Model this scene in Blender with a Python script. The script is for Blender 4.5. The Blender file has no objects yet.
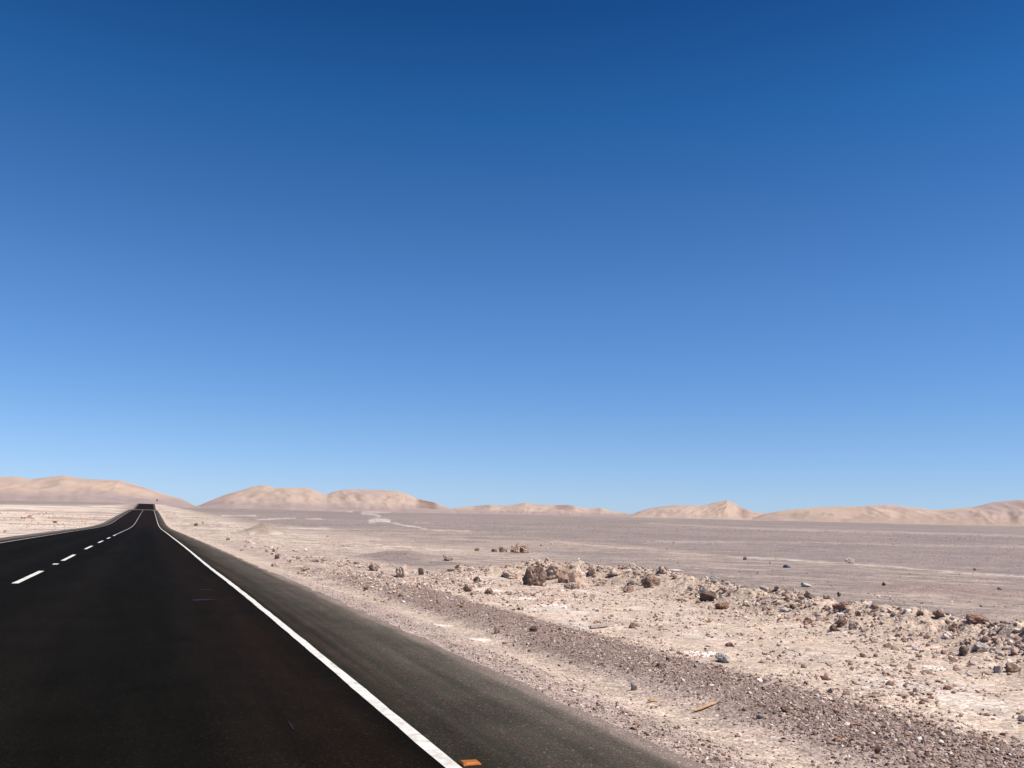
import bpy, math, random
import numpy as np
from mathutils import Vector, Matrix, noise as mnoise

rng = np.random.default_rng(7)
random.seed(7)
scene = bpy.context.scene
COL = scene.collection

# ------------------------------------------------------------------ camera
F, CH, ROLL = 880.0, 1.35, math.radians(1.29)
PIT = math.atan((503 + .0225 * 512 - 384) * math.cos(ROLL) / F)
cam_d = bpy.data.cameras.new('camera')
cam_d.sensor_width = 36
cam_d.lens = F / 1024 * 36
cam_d.clip_start = .05
cam_d.clip_end = 40000
cam = bpy.data.objects.new('camera', cam_d)
COL.objects.link(cam)
cam.matrix_world = (Matrix.Translation((0, 0, CH)) @ Matrix.Rotation(math.pi / 2 + PIT, 4, 'X')
                    @ Matrix.Rotation(ROLL, 4, 'Z'))
scene.camera = cam


def ray(px, py):
    X = (px - 512) / F
    Y = -(py - 384) / F
    cx = X * math.cos(ROLL) - Y * math.sin(ROLL)
    cy = X * math.sin(ROLL) + Y * math.cos(ROLL)
    return cx, math.cos(PIT) - cy * math.sin(PIT), math.sin(PIT) + cy * math.cos(PIT)


# ------------------------------------------------------------------ noise
_lat = rng.random((256, 256)).astype(np.float32)


def vnoise(x, y):
    xi = np.floor(x).astype(np.int64)
    yi = np.floor(y).astype(np.int64)
    fx = x - xi
    fy = y - yi
    fx = fx * fx * (3 - 2 * fx)
    fy = fy * fy * (3 - 2 * fy)
    a = _lat[xi & 255, yi & 255]
    b = _lat[(xi + 1) & 255, yi & 255]
    c = _lat[xi & 255, (yi + 1) & 255]
    d = _lat[(xi + 1) & 255, (yi + 1) & 255]
    return (a * (1 - fx) + b * fx) * (1 - fy) + (c * (1 - fx) + d * fx) * fy


def fbm(x, y, o=4, g=.5):
    v = 0
    a = 1.
    t = 0
    for k in range(o):
        v = v + a * vnoise(x * 2.03 ** k + 17.3 * k, y * 2.03 ** k + 5.1 * k)
        t += a
        a *= g
    return v / t          # 0..1


def sst(a, b, x):
    t = np.clip((x - a) / (b - a), 0, 1)
    return t * t * (3 - 2 * t)


# ------------------------------------------------------------------ road profile
TH = -0.384
DX, DY = math.sin(TH), math.cos(TH)
RX, RY = math.cos(TH), -math.sin(TH)
RS = np.array([-40, -10, 5, 15, 25, 36, 60, 90, 120, 158, 200, 248, 300, 345, 366, 385, 410, 440, 500, 560, 610, 650, 720, 800.])
RZ = np.array([.22, .12, .06, -.03, -.17, -.29, -.6, -1.0, -1.4, -1.6, -1.25, -.82, -.4, -.08, 0, -.12, -.2, .1, 1.1, 2.3, 2.9, 2.8, 1.6, 0.])


def road_z(s):
    s = np.asarray(s, float)
    m = np.gradient(RZ, RS)
    sc_ = np.clip(s, RS[0], RS[-1])
    i = np.clip(np.searchsorted(RS, sc_) - 1, 0, len(RS) - 2)
    h = RS[i + 1] - RS[i]
    t = (sc_ - RS[i]) / h
    return ((2 * t**3 - 3 * t**2 + 1) * RZ[i] + (t**3 - 2 * t**2 + t) * h * m[i]
            + (-2 * t**3 + 3 * t**2) * RZ[i + 1] + (t**3 - t**2) * h * m[i + 1])


def pave_z(s, u):
    return road_z(s) + (1.5 - u) * .01


def su(x, y):
    return x * DX + y * DY, x * RX + y * RY


def xy(s, u):
    return s * DX + u * RX, s * DY + u * RY


UR, UC, UL, UE, ULE = 1.535, -2.07, -5.67, 2.72, -6.75


# ------------------------------------------------------------------ terrain height
BERM = []      # (x, y) polyline filled below, with (sigma, height)


def seg_dist(x, y, pts):
    best = np.full(np.shape(x), 1e9)
    par = np.zeros(np.shape(x))
    L = 0
    for (x0, y0), (x1, y1) in zip(pts[:-1], pts[1:]):
        dx, dy = x1 - x0, y1 - y0
        l2 = dx * dx + dy * dy
        t = np.clip(((x - x0) * dx + (y - y0) * dy) / l2, 0, 1)
        d = np.hypot(x - x0 - t * dx, y - y0 - t * dy)
        w = d < best
        best = np.where(w, d, best)
        par = np.where(w, L + t * math.sqrt(l2), par)
        L += math.sqrt(l2)
    return best, par


PR = np.log(np.array([.1, 8, 14, 20, 40, 80, 150, 300, 600, 1200, 3000, 6000, 20000]))
PZ = np.array([-.12, -.14, -.2, -.3, -.75, -1.3, -1.75, -1.8, -1.3, -.3, .9, 1.1, -2.])
QZ = np.array([-.1, -.1, -.15, -.2, -.5, -1.1, -1.3, -.6, 1.0, 4.6, 8., 3.0, -2.])


def base_h(x, y):
    r = np.hypot(x, y) + .01
    lr = np.log(r)
    s, u = su(x, y)
    az = np.arctan2(x, y)
    P = np.interp(lr, PR, PZ)
    Q = np.interp(lr, PR, QZ)
    wl = sst(-TH * 0 - .36, -.42, az) * (np.abs(az) < 2.2)
    P = P * (1 - wl) + Q * wl
    amp = .35 * sst(12, 60, r) * (1 - sst(900, 3000, r) * .8)
    P = P + amp * (fbm(x * .035 + 9, y * .035 + 4, 4) - .5) + amp * .9 * (fbm(x * .006 + 3, y * .006, 3) - .5)
    out = np.maximum(u - UE, ULE - u)
    w = np.exp(-(np.clip(out, 0, None) / np.clip(8 + .03 * s, 6, 18)) ** 1.5) * (1 - sst(640, 900, np.abs(s)))
    rz = pave_z(s, np.clip(u, ULE, UE)) - .045 - .09 * sst(0, 1.4, out) - .03 * (out < -.15)
    return P * (1 - w) + rz * w, s, u, r, out


def near_detail(x, y, s, u, r, out):
    o = sst(.0, .8, out)
    z = .018 * (fbm(x * 2.1, y * 2.1, 4) - .5) * sst(.05, .5, out)
    z += .07 * (fbm(x * .8 + 40, y * .8, 4) - .5) * sst(.6, 3, out)
    # the dusty wheel track beside the gravel is a few cm low
    z -= .035 * np.exp(-((u - 3.75 + .12 * np.sin(s * .4)) / .28) ** 2) * (s < 26)
    vg = sst(12, 18, s) * (1 - sst(50, 80, s)) * sst(3.7, 4.5, u) * (1 - sst(6.5, 9, u))
    z += vg * (.10 * fbm(x * 1.3, y * 1.3, 4, .6) + .05 * fbm(x * 6, y * 6, 3, .6))
    # the gravel windrow edge
    gw = sst(4.0, 4.4, u) * (1 - sst(5.0 - .0 * s, 5.5, u)) * (s < 22) * (s > 0)
    z += .045 * gw * (.6 + .8 * fbm(x * 3, y * 3, 3))
    return z


def ground_h(x, y):
    x = np.asarray(x, float)
    y = np.asarray(y, float)
    z, s, u, r, out = base_h(x, y)
    z = z + near_detail(x, y, s, u, r, out)
    if BERM:
        d, par = seg_dist(x, y, BERM)
        n1 = fbm(x * 1.1 + 11, y * 1.1 + 7, 3)
        n2 = fbm(x * 4.5, y * 4.5, 4, .6)
        L = BERM_L
        hgt = np.interp(par, [0, .06 * L, .14 * L, .4 * L, .6 * L, L], [0, .18, .36, .29, .24, .27])
        prof = np.exp(-(d / (.62 + .45 * n1)) ** 2)
        z = z + hgt * prof * (.45 + 1.1 * n1) + (.22 * prof * (n2 - .42) + .06 * prof * (fbm(x * 13, y * 13, 3, .6) - .4)) * (hgt > 0.02)
    for (mx, my, mr, mh, ex) in MOUNDS:
        d = np.hypot((x - mx), (y - my) / 1.0) / mr
        z = z + mh * np.exp(-(d ** 2) * 1.2) * (.75 + .5 * fbm(x * .9, y * .9, 3))
    return z


MOUNDS = []


def at(px, py, fn=None):
    """the ground point seen at a pixel of the photo (march the sight line until it meets the ground)"""
    dx, dy, dz = ray(px, py)
    t = np.exp(np.linspace(math.log(2), math.log(7000), 1500))
    h = (fn or ground_h)(dx * t, dy * t)
    below = (CH + dz * t) < h
    i = int(np.argmax(below)) if below.any() else 1400
    t0 = t[i]
    return dx * t0, dy * t0, t0


B0 = lambda x, y: base_h(np.asarray(x, float), np.asarray(y, float))[0]
berm_px = [(440, 573), (500, 577), (560, 578), (640, 585), (730, 602), (830, 618), (920, 635), (1024, 656), (1180, 684), (1350, 715)]
BERM = [at(a, b, B0)[:2] for a, b in berm_px]
BERM_L = sum(math.dist(a, b) for a, b in zip(BERM[:-1], BERM[1:]))
_m = at(265, 534, B0)
_n = at(402, 559, B0)
_k = at(935, 592, B0)
_q = at(85, 523, B0)
MOUNDS = [(_m[0], _m[1], 2.3, 1.15, (.285, .222, .172)), (_n[0], _n[1], 1.4, .40, (.245, .185, .165)), (_k[0], _k[1], 2.0, .22, (.265, .195, .168))]

# ------------------------------------------------------------------ ground colours (albedo)
C_GREY = np.array([.222, .181, .164])
C_PINK = np.array([.345, .262, .215])
C_SAND = np.array([.515, .402, .312])
C_WHITE = np.array([.61, .525, .455])
C_DGRAV = np.array([.205, .145, .12])
C_LGRAV = np.array([.34, .262, .222])


def lp(pts):
    out = []
    for a, b in pts:
        x, y, t = at(a, b, B0)
        out.append((math.atan2(x, y), math.log(math.hypot(x, y)), a, b))
    return out


def mixc(c, m, col):
    return c * (1 - m[..., None]) + np.asarray(col) * m[..., None]


STREAKS = [  # (pixel outline of a pale or dark patch, half width in sight-line terms, colour, strength)
    ([(332, 508.2), (345, 509.2), (352, 511.4)], .6, C_WHITE, .8),
    ([(362, 513.4), (372, 514.2), (380, 516), (377, 518.5)], .5, C_WHITE, .7),
    ([(370, 521.5), (380, 520.5), (389, 521.6)], 1.1, C_WHITE, 1),
    ([(386, 522), (402, 525.2), (420, 528), (432, 530.2)], .6, C_WHITE, .9),
    ([(432, 530), (470, 531.5)], .8, C_SAND, .7),
    ([(222, 515.6), (256, 515.8)], .4, C_WHITE, .8),
    ([(257, 519.8), (296, 518.2)], .4, C_WHITE, .8),
    ([(306, 519), (322, 518.8)], .6, C_SAND, .7),
    ([(282, 527.5), (334, 529)], 1., C_WHITE, .7),
    ([(415, 522.8), (430, 523.2)], .5, C_SAND, .8),
    ([(550, 540.5), (600, 546), (660, 549)], 1.3, C_SAND, .6),
    ([(640, 541.5), (740, 542), (850, 543.5), (930, 545.5), (1060, 548)], 1.2, C_LGRAV * 1.15, .85),
    ([(640, 523), (700, 526), (760, 528.6), (860, 531.5), (1060, 537)], .6, C_LGRAV * 1.2, .7),
    ([(560, 516), (620, 518.5), (680, 520)], .4, C_LGRAV, .7),
    ([(720, 556), (790, 560), (860, 564.5), (930, 570), (1060, 579)], 1.1, C_WHITE, .62),
    ([(640, 550), (720, 556)], 1.2, C_SAND, .55),
    ([(860, 576), (930, 582), (1000, 588)], .8, C_SAND, .35),
    ([(800, 566), (900, 566), (1060, 574)], .7, C_GREY * .9, .5),
    ([(560, 560), (640, 566), (720, 578), (800, 592), (900, 604)], 8, C_GREY, .75),
    ([(410, 570), (460, 570), (520, 573)], 4.5, C_GREY, .7),
    ([(430, 541), (600, 556), (700, 562)], 4, C_GREY * 1.1, .5),
    ([(950, 590), (1060, 606)], 8, C_PINK * .8, .6),
]
STREAKS = [(lp(a), b, c, d) for a, b, c, d in STREAKS]
BND = lp([(165, 512), (200, 519), (240, 523), (280, 527.5), (330, 529), (460, 532), (540, 538), (620, 544), (720, 555), (850, 563), (1060, 580)])


def ground_c(x, y):
    z, s, u, r, out = base_h(x, y)
    az = np.arctan2(x, y)
    lr = np.log(r)
    n_a = fbm(az * 9 + 3, lr * 9, 4, .6)          # broad streaks
    n_b = fbm(az * 40 + 3, lr * 36 + 8, 4, .6)
    n_w = fbm(x * .5, y * .5, 4, .6)
    n_d = fbm(az * 55 + 13, lr * 30 + 18, 4, .65)
    n_c = fbm(az * 130 + 3, lr * 60 + 8, 4, .65)
    n_f = fbm(x * 2.3 + 5, y * 2.3, 4, .6)
    c = np.zeros(x.shape + (3,)) + C_GREY
    c = mixc(c, sst(.45, .7, n_b) * .3, C_PINK)
    c = mixc(c, sst(.5, .62, fbm(az * 12 + 70, lr * 60 + 2, 4, .6)) * .4, C_LGRAV)
    c = mixc(c, sst(.5, .65, n_a) * .35, C_GREY * .8)
    # everything on this side of the boundary is a pinker, lighter stony ground
    bl = np.interp(az, [p[0] for p in BND], [p[1] for p in BND])
    jit = .30 * (n_b - .5) + .35 * (n_a - .5)
    right = sst(-.385, -.36, az)
    nearz = 1 - sst(-.10, .12, lr - bl + jit)
    m = nearz * right
    c = mixc(c, m * (.45 + .4 * sst(.3, .6, n_a)), C_PINK)
    c = mixc(c, m * sst(.47, .62, fbm(az * 14 + 30, lr * 16 + 2, 4, .6)) * .8, C_GREY)
    c = mixc(c, m * sst(.52, .62, fbm(az * 30 + 70, lr * 50 + 2, 4, .6)) * .55, C_GREY * .85)
    c = mixc(c, m * sst(.5, .66, fbm(az * 16 + 60, lr * 40 + 9, 4, .6)) * .38, C_SAND)
    for pl, hw, colr, st in STREAKS:
        az0, az1 = pl[0][0], pl[-1][0]
        lo, hi = min(az0, az1) - .01, max(az0, az1) + .01
        sel = (az > lo) & (az < hi)
        if not sel.any():
            continue
        a_, l_, r_ = az[sel], lr[sel], r[sel]
        best = np.full(a_.shape, 1e9)
        zz = CH - z[sel]
        k = 880 * np.clip(zz, .3, 9) / r_               # sight-line drop: turns d(ln r) into the same unit as width
        for p, q in zip(pl[:-1], pl[1:]):
            da, dl = q[0] - p[0], q[1] - p[1]
            t = np.clip((a_ - p[0]) / (da if abs(da) > 1e-5 else 1e-5), 0, 1)
            dd = np.hypot(np.clip(np.abs(a_ - p[0] - t * da), 0, 9) * 880, (l_ - p[1] - t * dl) * k + hw * 3.0 * (n_d[sel] - .5))
            best = np.minimum(best, dd)
        fade = sst(0, .012, a_ - az0) * sst(0, .012, az1 - a_) if az1 - az0 > .05 else 1.0
        mm = (1 - sst(.2, 1.7, best / hw + 3.2 * (n_c[sel] - .5))) * st * fade * np.clip(.15 + 1.7 * (n_d[sel] - .18), .1, 1)
        c[sel] = mixc(c[sel], mm, colr)
    # left of the road: pale gypsum ground with pink streaks, grey plain far off
    left = sst(-.395, -.42, az) * (np.abs(az) < 1.6)
    cl = np.zeros_like(c) + C_SAND * 1.05
    cl = mixc(cl, sst(.44, .6, fbm(az * 20, lr * 14, 4, .6)) * .7, C_WHITE)
    cl = mixc(cl, sst(.5, .68, fbm(az * 26 + 9, lr * 20 + 7, 4, .6)) * .9, C_PINK * .9)
    gl = sst(6.0, 6.5, lr + .25 * (n_b - .5) - (az + .5) * 3.2)
    cl = mixc(cl, gl, C_GREY)
    cl = mixc(cl, gl * sst(.5, .65, fbm(az * 10, lr * 30 + 7, 3, .6)) * .6, C_LGRAV)
    c = mixc(c, left, cl)
    # pale strip right of the road up to the crest
    mr = (1 - sst(9, 26, out + 10 * (n_w - .5))) * sst(35, 60, s) * (u > 0) * (1 - sst(600, 800, s))
    c = mixc(c, mr * .7, C_SAND)
    c = mixc(c, mr * sst(.46, .6, fbm(az * 60 + 5, lr * 22 + 3, 4, .65)) * .7, C_PINK * .85)
    c = mixc(c, mr * sst(.54, .66, fbm(az * 90 + 45, lr * 40 + 33, 4, .65)) * .6, C_WHITE)
    # ---- near zones, in strips parallel to the road
    j1 = .9 * (n_w - .5) + .35 * (n_f - .5)
    nearm = (1 - sst(21, 30, s + 6 * (n_w - .5))) * sst(-6, -2, s) * (u > UE - 1)
    cn = np.zeros_like(c) + C_LGRAV * 1.12
    cn = mixc(cn, np.exp(-((u - 3.75 + .12 * np.sin(s * .4) + .3 * j1) / .30) ** 2) * .85, C_SAND * .93)
    e2 = sst(4.0, 4.35, u + j1 * .5)
    cn = mixc(cn, e2 * (.75 + .25 * n_f), C_DGRAV * 1.15)
    e3 = sst(5.15, 5.5, u + .02 * (s - 10) + j1 * .45)
    cn = mixc(cn, e3, C_SAND)
    cn = mixc(cn, e3 * sst(.5, .7, n_f) * .45, C_PINK)
    cn = mixc(cn, e3 * sst(.56, .7, fbm(x * 1.1 + 31, y * 1.1, 4, .6)) * .5, C_WHITE)
    lim = sst(10.4, 11.4, u + j1 * 1.5)
    cn = mixc(cn, lim * 1., c * 1.0 if False else C_GREY * 1.05)
    wn = nearm * (1 - sst(12.5, 15, u + 2 * j1))
    c = c * (1 - wn[..., None]) + cn * wn[..., None]
    # sandy skirt that carries the berm
    d, par = seg_dist(x, y, BERM)
    wb = (1 - sst(.7, 1.5, d + .8 * (n_w - .5))) * sst(.4, 2.0, par)
    c = mixc(c, wb * .9, np.array([.46, .352, .272]))
    # left rubble band beyond the gravel
    wr = sst(15, 24, s) * (1 - sst(60, 90, s)) * sst(3.3, 3.8, u + j1 * .4) * (1 - sst(6.5, 9, u + 2 * j1))
    c = mixc(c, wr * .8, C_LGRAV * 1.15)
    c = mixc(c, wr * sst(.5, .62, n_f) * .6, C_SAND)
    ws = sst(18, 30, s) * (1 - sst(3.4, 4.0, u + j1 * .5)) * (u > UE - 1)
    c = mixc(c, ws * .8, C_SAND * .95)
    # bright powdery patches
    for (a, b, rr) in PATCH:
        dd = np.hypot(x - a, y - b) / rr + .9 * (n_f - .5)
        c = mixc(c, (1 - sst(.6, 1.1, dd)) * .95, C_WHITE * 1.15)
    for (mx, my, mr_, mh, ex) in MOUNDS:
        dd = np.hypot(x - mx, y - my) / mr_
        c = mixc(c, (1 - sst(.8, 1.6, dd + .5 * (n_w - .5))) * .9, np.array(ex))
    c = c * (.86 + .28 * n_f)[..., None]
    return np.clip(c, .02, .8)


PATCH = [at(a, b, B0)[:2] + (rr,) for a, b, rr in [(479, 637, .16), (443, 624, .16), (553, 607, .35), (520, 601, .3), (486, 594, .3), (706, 654, .25), (480, 582, .5), (675, 571, .35), (935, 668, .15)]]


# ------------------------------------------------------------------ mesh helpers
def make_mesh(name, co, faces, k, col=None, smooth=False):
    me = bpy.data.meshes.new(name)
    nv, nf = len(co), len(faces)
    me.vertices.add(nv)
    me.vertices.foreach_set('co', np.ascontiguousarray(co, np.float32).ravel())
    me.loops.add(nf * k)
    me.loops.foreach_set('vertex_index', np.ascontiguousarray(faces, np.int32).ravel())
    me.polygons.add(nf)
    me.polygons.foreach_set('loop_start', np.arange(0, nf * k, k, dtype=np.int32))
    me.polygons.foreach_set('use_smooth', np.full(nf, smooth))
    me.update(calc_edges=True)
    if col is not None:
        a = me.color_attributes.new('albedo', 'FLOAT_COLOR', 'POINT')
        rgba = np.ones((nv, 4), np.float32)
        rgba[:, :3] = col
        a.data.foreach_set('color', rgba.ravel())
    me.validate()
    return me


def link(name, me, mat=None, parent=None, **props):
    o = bpy.data.objects.new(name, me)
    COL.objects.link(o)
    if mat is not None and me is not None and not me.materials:
        me.materials.append(mat)
    if parent is not None:
        o.parent = parent
    for k, v in props.items():
        o[k] = v
    return o


def grid_faces(n, m):
    i = np.arange((n - 1) * (m - 1))
    a = (i // (m - 1)) * m + i % (m - 1)
    return np.stack([a, a + 1, a + m + 1, a + m], 1)


# ------------------------------------------------------------------ materials
def new_mat(name):
    m = bpy.data.materials.new(name)
    m.use_nodes = True
    nt = m.node_tree
    b = nt.nodes['Principled BSDF']
    b.inputs['Roughness'].default_value = .95
    b.inputs['Specular IOR Level'].default_value = .12
    return m, nt, b


def nd(nt, t, **kw):
    n = nt.nodes.new(t)
    for k, v in kw.items():
        if k in n.inputs:
            n.inputs[k].default_value = v
        else:
            setattr(n, k, v)
    return n


def mul_noise(nt, coord, scale, lo, hi, detail=6, rough=.65):
    n = nd(nt, 'ShaderNodeTexNoise', Scale=scale, Detail=detail, Roughness=rough)
    nt.links.new(coord, n.inputs['Vector'])
    r = nd(nt, 'ShaderNodeMapRange')
    r.inputs['From Min'].default_value = .3
    r.inputs['From Max'].default_value = .7
    r.inputs['To Min'].default_value = lo
    r.inputs['To Max'].default_value = hi
    nt.links.new(n.outputs['Fac'], r.inputs['Value'])
    return r.outputs['Result'], n.outputs['Fac']


def vmul(nt, col, fac):
    v = nd(nt, 'ShaderNodeVectorMath', operation='SCALE')
    nt.links.new(col, v.inputs[0])
    nt.links.new(fac, v.inputs['Scale'])
    return v.outputs[0]


def ground_mat():
    m, nt, b = new_mat('desert_ground')
    at_ = nd(nt, 'ShaderNodeAttribute', attribute_name='albedo')
    g = nd(nt, 'ShaderNodeNewGeometry')
    P = g.outputs['Position']
    f1, _ = mul_noise(nt, P, 1.6, .88, 1.12)
    f2, h2 = mul_noise(nt, P, 14, .74, 1.22, 5, .75)
    f3, h3 = mul_noise(nt, P, 70, .72, 1.24, 3, .75)
    c = vmul(nt, at_.outputs['Color'], f1)
    c = vmul(nt, c, f2)
    c = vmul(nt, c, f3)
    # embedded stones: one tone per cell
    vo = nd(nt, 'ShaderNodeTexVoronoi', Scale=26.0)
    nt.links.new(P, vo.inputs['Vector'])
    sep = nd(nt, 'ShaderNodeSeparateColor')
    nt.links.new(vo.outputs['Color'], sep.inputs[0])
    r = nd(nt, 'ShaderNodeMapRange')
    r.inputs['To Min'].default_value = .70
    r.inputs['To Max'].default_value = 1.30
    nt.links.new(sep.outputs[0], r.inputs['Value'])
    c = vmul(nt, c, r.outputs['Result'])
    vo2 = nd(nt, 'ShaderNodeTexVoronoi', Scale=3.1)
    nt.links.new(P, vo2.inputs['Vector'])
    sep2 = nd(nt, 'ShaderNodeSeparateColor')
    nt.links.new(vo2.outputs['Color'], sep2.inputs[0])
    r2 = nd(nt, 'ShaderNodeMapRange')
    r2.inputs['To Min'].default_value = .9
    r2.inputs['To Max'].default_value = 1.1
    nt.links.new(sep2.outputs[1], r2.inputs['Value'])
    c = vmul(nt, c, r2.outputs['Result'])
    nt.links.new(c, b.inputs['Base Color'])
    bp = nd(nt, 'ShaderNodeBump', Strength=.7, Distance=.03)
    nt.links.new(h2, bp.inputs['Height'])
    bp2 = nd(nt, 'ShaderNodeBump', Strength=.6, Distance=.02, invert=True)
    nt.links.new(vo.outputs['Distance'], bp2.inputs['Height'])
    nt.links.new(bp.outputs[0], bp2.inputs['Normal'])
    nt.links.new(bp2.outputs[0], b.inputs['Normal'])
    return m


def stone_mat():
    m, nt, b = new_mat('loose_stone')
    at_ = nd(nt, 'ShaderNodeAttribute', attribute_name='albedo')
    g = nd(nt, 'ShaderNodeNewGeometry')
    f1, h = mul_noise(nt, g.outputs['Position'], 60, .8, 1.2, 4)
    nt.links.new(vmul(nt, at_.outputs['Color'], f1), b.inputs['Base Color'])
    return m


def rock_mat(name, dark, mid, light):
    m, nt, b = new_mat(name)
    tc = nd(nt, 'ShaderNodeTexCoord')
    oi = nd(nt, 'ShaderNodeObjectInfo')
    add = nd(nt, 'ShaderNodeVectorMath', operation='ADD')
    nt.links.new(tc.outputs['Object'], add.inputs[0])
    nt.links.new(oi.outputs['Random'], add.inputs[1])
    n = nd(nt, 'ShaderNodeTexNoise', Scale=2.6, Detail=9, Roughness=.68)
    nt.links.new(add.outputs[0], n.inputs['Vector'])
    cr = nd(nt, 'ShaderNodeValToRGB')
    cr.color_ramp.elements[0].position = .30
    cr.color_ramp.elements[0].color = (*dark, 1)
    cr.color_ramp.elements[1].position = .60
    cr.color_ramp.elements[1].color = (*light, 1)
    e = cr.color_ramp.elements.new(.44)
    e.color = (*mid, 1)
    nt.links.new(n.outputs['Fac'], cr.inputs['Fac'])
    r = nd(nt, 'ShaderNodeMapRange')
    r.inputs['To Min'].default_value = .75
    r.inputs['To Max'].default_value = 1.25
    nt.links.new(oi.outputs['Random'], r.inputs['Value'])
    nt.links.new(vmul(nt, cr.outputs['Color'], r.outputs['Result']), b.inputs['Base Color'])
    n2 = nd(nt, 'ShaderNodeTexNoise', Scale=7, Detail=8, Roughness=.7)
    nt.links.new(add.outputs[0], n2.inputs['Vector'])
    bp = nd(nt, 'ShaderNodeBump', Strength=.8, Distance=.08)
    nt.links.new(n2.outputs['Fac'], bp.inputs['Height'])
    nt.links.new(bp.outputs[0], b.inputs['Normal'])
    return m


def hill_mat():
    m, nt, b = new_mat('hill_slopes')
    at_ = nd(nt, 'ShaderNodeAttribute', attribute_name='albedo')
    g = nd(nt, 'ShaderNodeNewGeometry')
    f1, h = mul_noise(nt, g.outputs['Position'], .012, .9, 1.1, 8)
    f2, h2 = mul_noise(nt, g.outputs['Position'], .1, .93, 1.07, 5)
    nt.links.new(vmul(nt, vmul(nt, at_.outputs['Color'], f1), f2), b.inputs['Base Color'])
    return m


def road_mat():
    m, nt, b = new_mat('asphalt')
    at_ = nd(nt, 'ShaderNodeAttribute', attribute_name='albedo')
    uv = nd(nt, 'ShaderNodeUVMap')
    sx = nd(nt, 'ShaderNodeSeparateXYZ')
    nt.links.new(uv.outputs[0], sx.inputs[0])
    cm = nd(nt, 'ShaderNodeCombineXYZ')       # stretched along the road
    ml = nd(nt, 'ShaderNodeMath', operation='MULTIPLY')
    ml.inputs[1].default_value = .09
    nt.links.new(sx.outputs['Y'], ml.inputs[0])
    nt.links.new(sx.outputs['X'], cm.inputs['X'])
    nt.links.new(ml.outputs[0], cm.inputs['Y'])
    f1, h1 = mul_noise(nt, cm.outputs[0], 3.2, .80, 1.25, 5)
    g = nd(nt, 'ShaderNodeNewGeometry')
    f2, h2 = mul_noise(nt, g.outputs['Position'], 1.4, .85, 1.15, 6)
    f3, h3 = mul_noise(nt, g.outputs['Position'], 95, .35, 1.9, 3, .7)
    c = vmul(nt, vmul(nt, vmul(nt, at_.outputs['Color'], f1), f2), f3)
    # pale aggregate chips worn free of bitumen
    vo = nd(nt, 'ShaderNodeTexVoronoi', Scale=75.0)
    nt.links.new(g.outputs['Position'], vo.inputs['Vector'])
    sp = nd(nt, 'ShaderNodeSeparateColor')
    nt.links.new(vo.outputs['Color'], sp.inputs[0])
    r1 = nd(nt, 'ShaderNodeMapRange')
    r1.inputs['From Min'].default_value = .93
    r1.inputs['From Max'].default_value = 1.0
    r1.inputs['To Max'].default_value = 1.1
    nt.links.new(sp.outputs[0], r1.inputs['Value'])
    ad = nd(nt, 'ShaderNodeMath', operation='ADD')
    ad.inputs[1].default_value = .93
    nt.links.new(r1.outputs['Result'], ad.inputs[0])
    c = vmul(nt, c, ad.outputs[0])
    nt.links.new(c, b.inputs['Base Color'])
    b.inputs['Roughness'].default_value = .9
    b.inputs['Specular IOR Level'].default_value = .012
    bp = nd(nt, 'ShaderNodeBump', Strength=.35, Distance=.006)
    nt.links.new(h3, bp.inputs['Height'])
    nt.links.new(bp.outputs[0], b.inputs['Normal'])
    return m


def paint_mat(name, colr, wear=.12):
    m, nt, b = new_mat(name)
    g = nd(nt, 'ShaderNodeNewGeometry')
    n = nd(nt, 'ShaderNodeTexNoise', Scale=9, Detail=8, Roughness=.75)
    nt.links.new(g.outputs['Position'], n.inputs['Vector'])
    cr = nd(nt, 'ShaderNodeValToRGB')
    cr.color_ramp.elements[0].position = .30
    cr.color_ramp.elements[0].color = (colr[0] * .55, colr[1] * .5, colr[2] * .45, 1)
    cr.color_ramp.elements[1].position = .30 + wear
    cr.color_ramp.elements[1].color = (*colr, 1)
    nt.links.new(n.outputs['Fac'], cr.inputs['Fac'])
    nt.links.new(cr.outputs['Color'], b.inputs['Base Color'])
    b.inputs['Roughness'].default_value = .7
    return m


def plain_mat(name, colr, rough=.6, spec=.3, var=.12):
    m, nt, b = new_mat(name)
    tc = nd(nt, 'ShaderNodeTexCoord')
    f, h = mul_noise(nt, tc.outputs['Object'], 18, 1 - var, 1 + var, 5)
    rgb = nd(nt, 'ShaderNodeRGB')
    rgb.outputs[0].default_value = (*colr, 1)
    nt.links.new(vmul(nt, rgb.outputs[0], f), b.inputs['Base Color'])
    b.inputs['Roughness'].default_value = rough
    b.inputs['Specular IOR Level'].default_value = spec
    return m


M_GROUND, M_STONE, M_HILL, M_ROAD = ground_mat(), stone_mat(), hill_mat(), road_mat()
M_PAINT = paint_mat('road_paint', (.60, .575, .52), .2)
M_PAINT2 = paint_mat('worn_road_paint', (.42, .38, .35), .25)
M_ROCKS = {
    'tan': rock_mat('tan_rock', (.32, .21, .145), (.50, .37, .285), (.60, .48, .39)),
    'brown': rock_mat('brown_rock', (.15, .085, .056), (.30, .195, .14), (.48, .355, .27)),
    'dark': rock_mat('dark_rock', (.08, .05, .038), (.16, .105, .08), (.30, .21, .165)),
    'pale': rock_mat('pale_rock', (.36, .29, .24), (.55, .47, .41), (.68, .62, .57)),
    'blue': rock_mat('slate_rock', (.10, .11, .14), (.16, .18, .23), (.30, .32, .37)),
    'red': rock_mat('rust_rock', (.18, .085, .055), (.32, .18, .125), (.48, .31, .235)),
}

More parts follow.
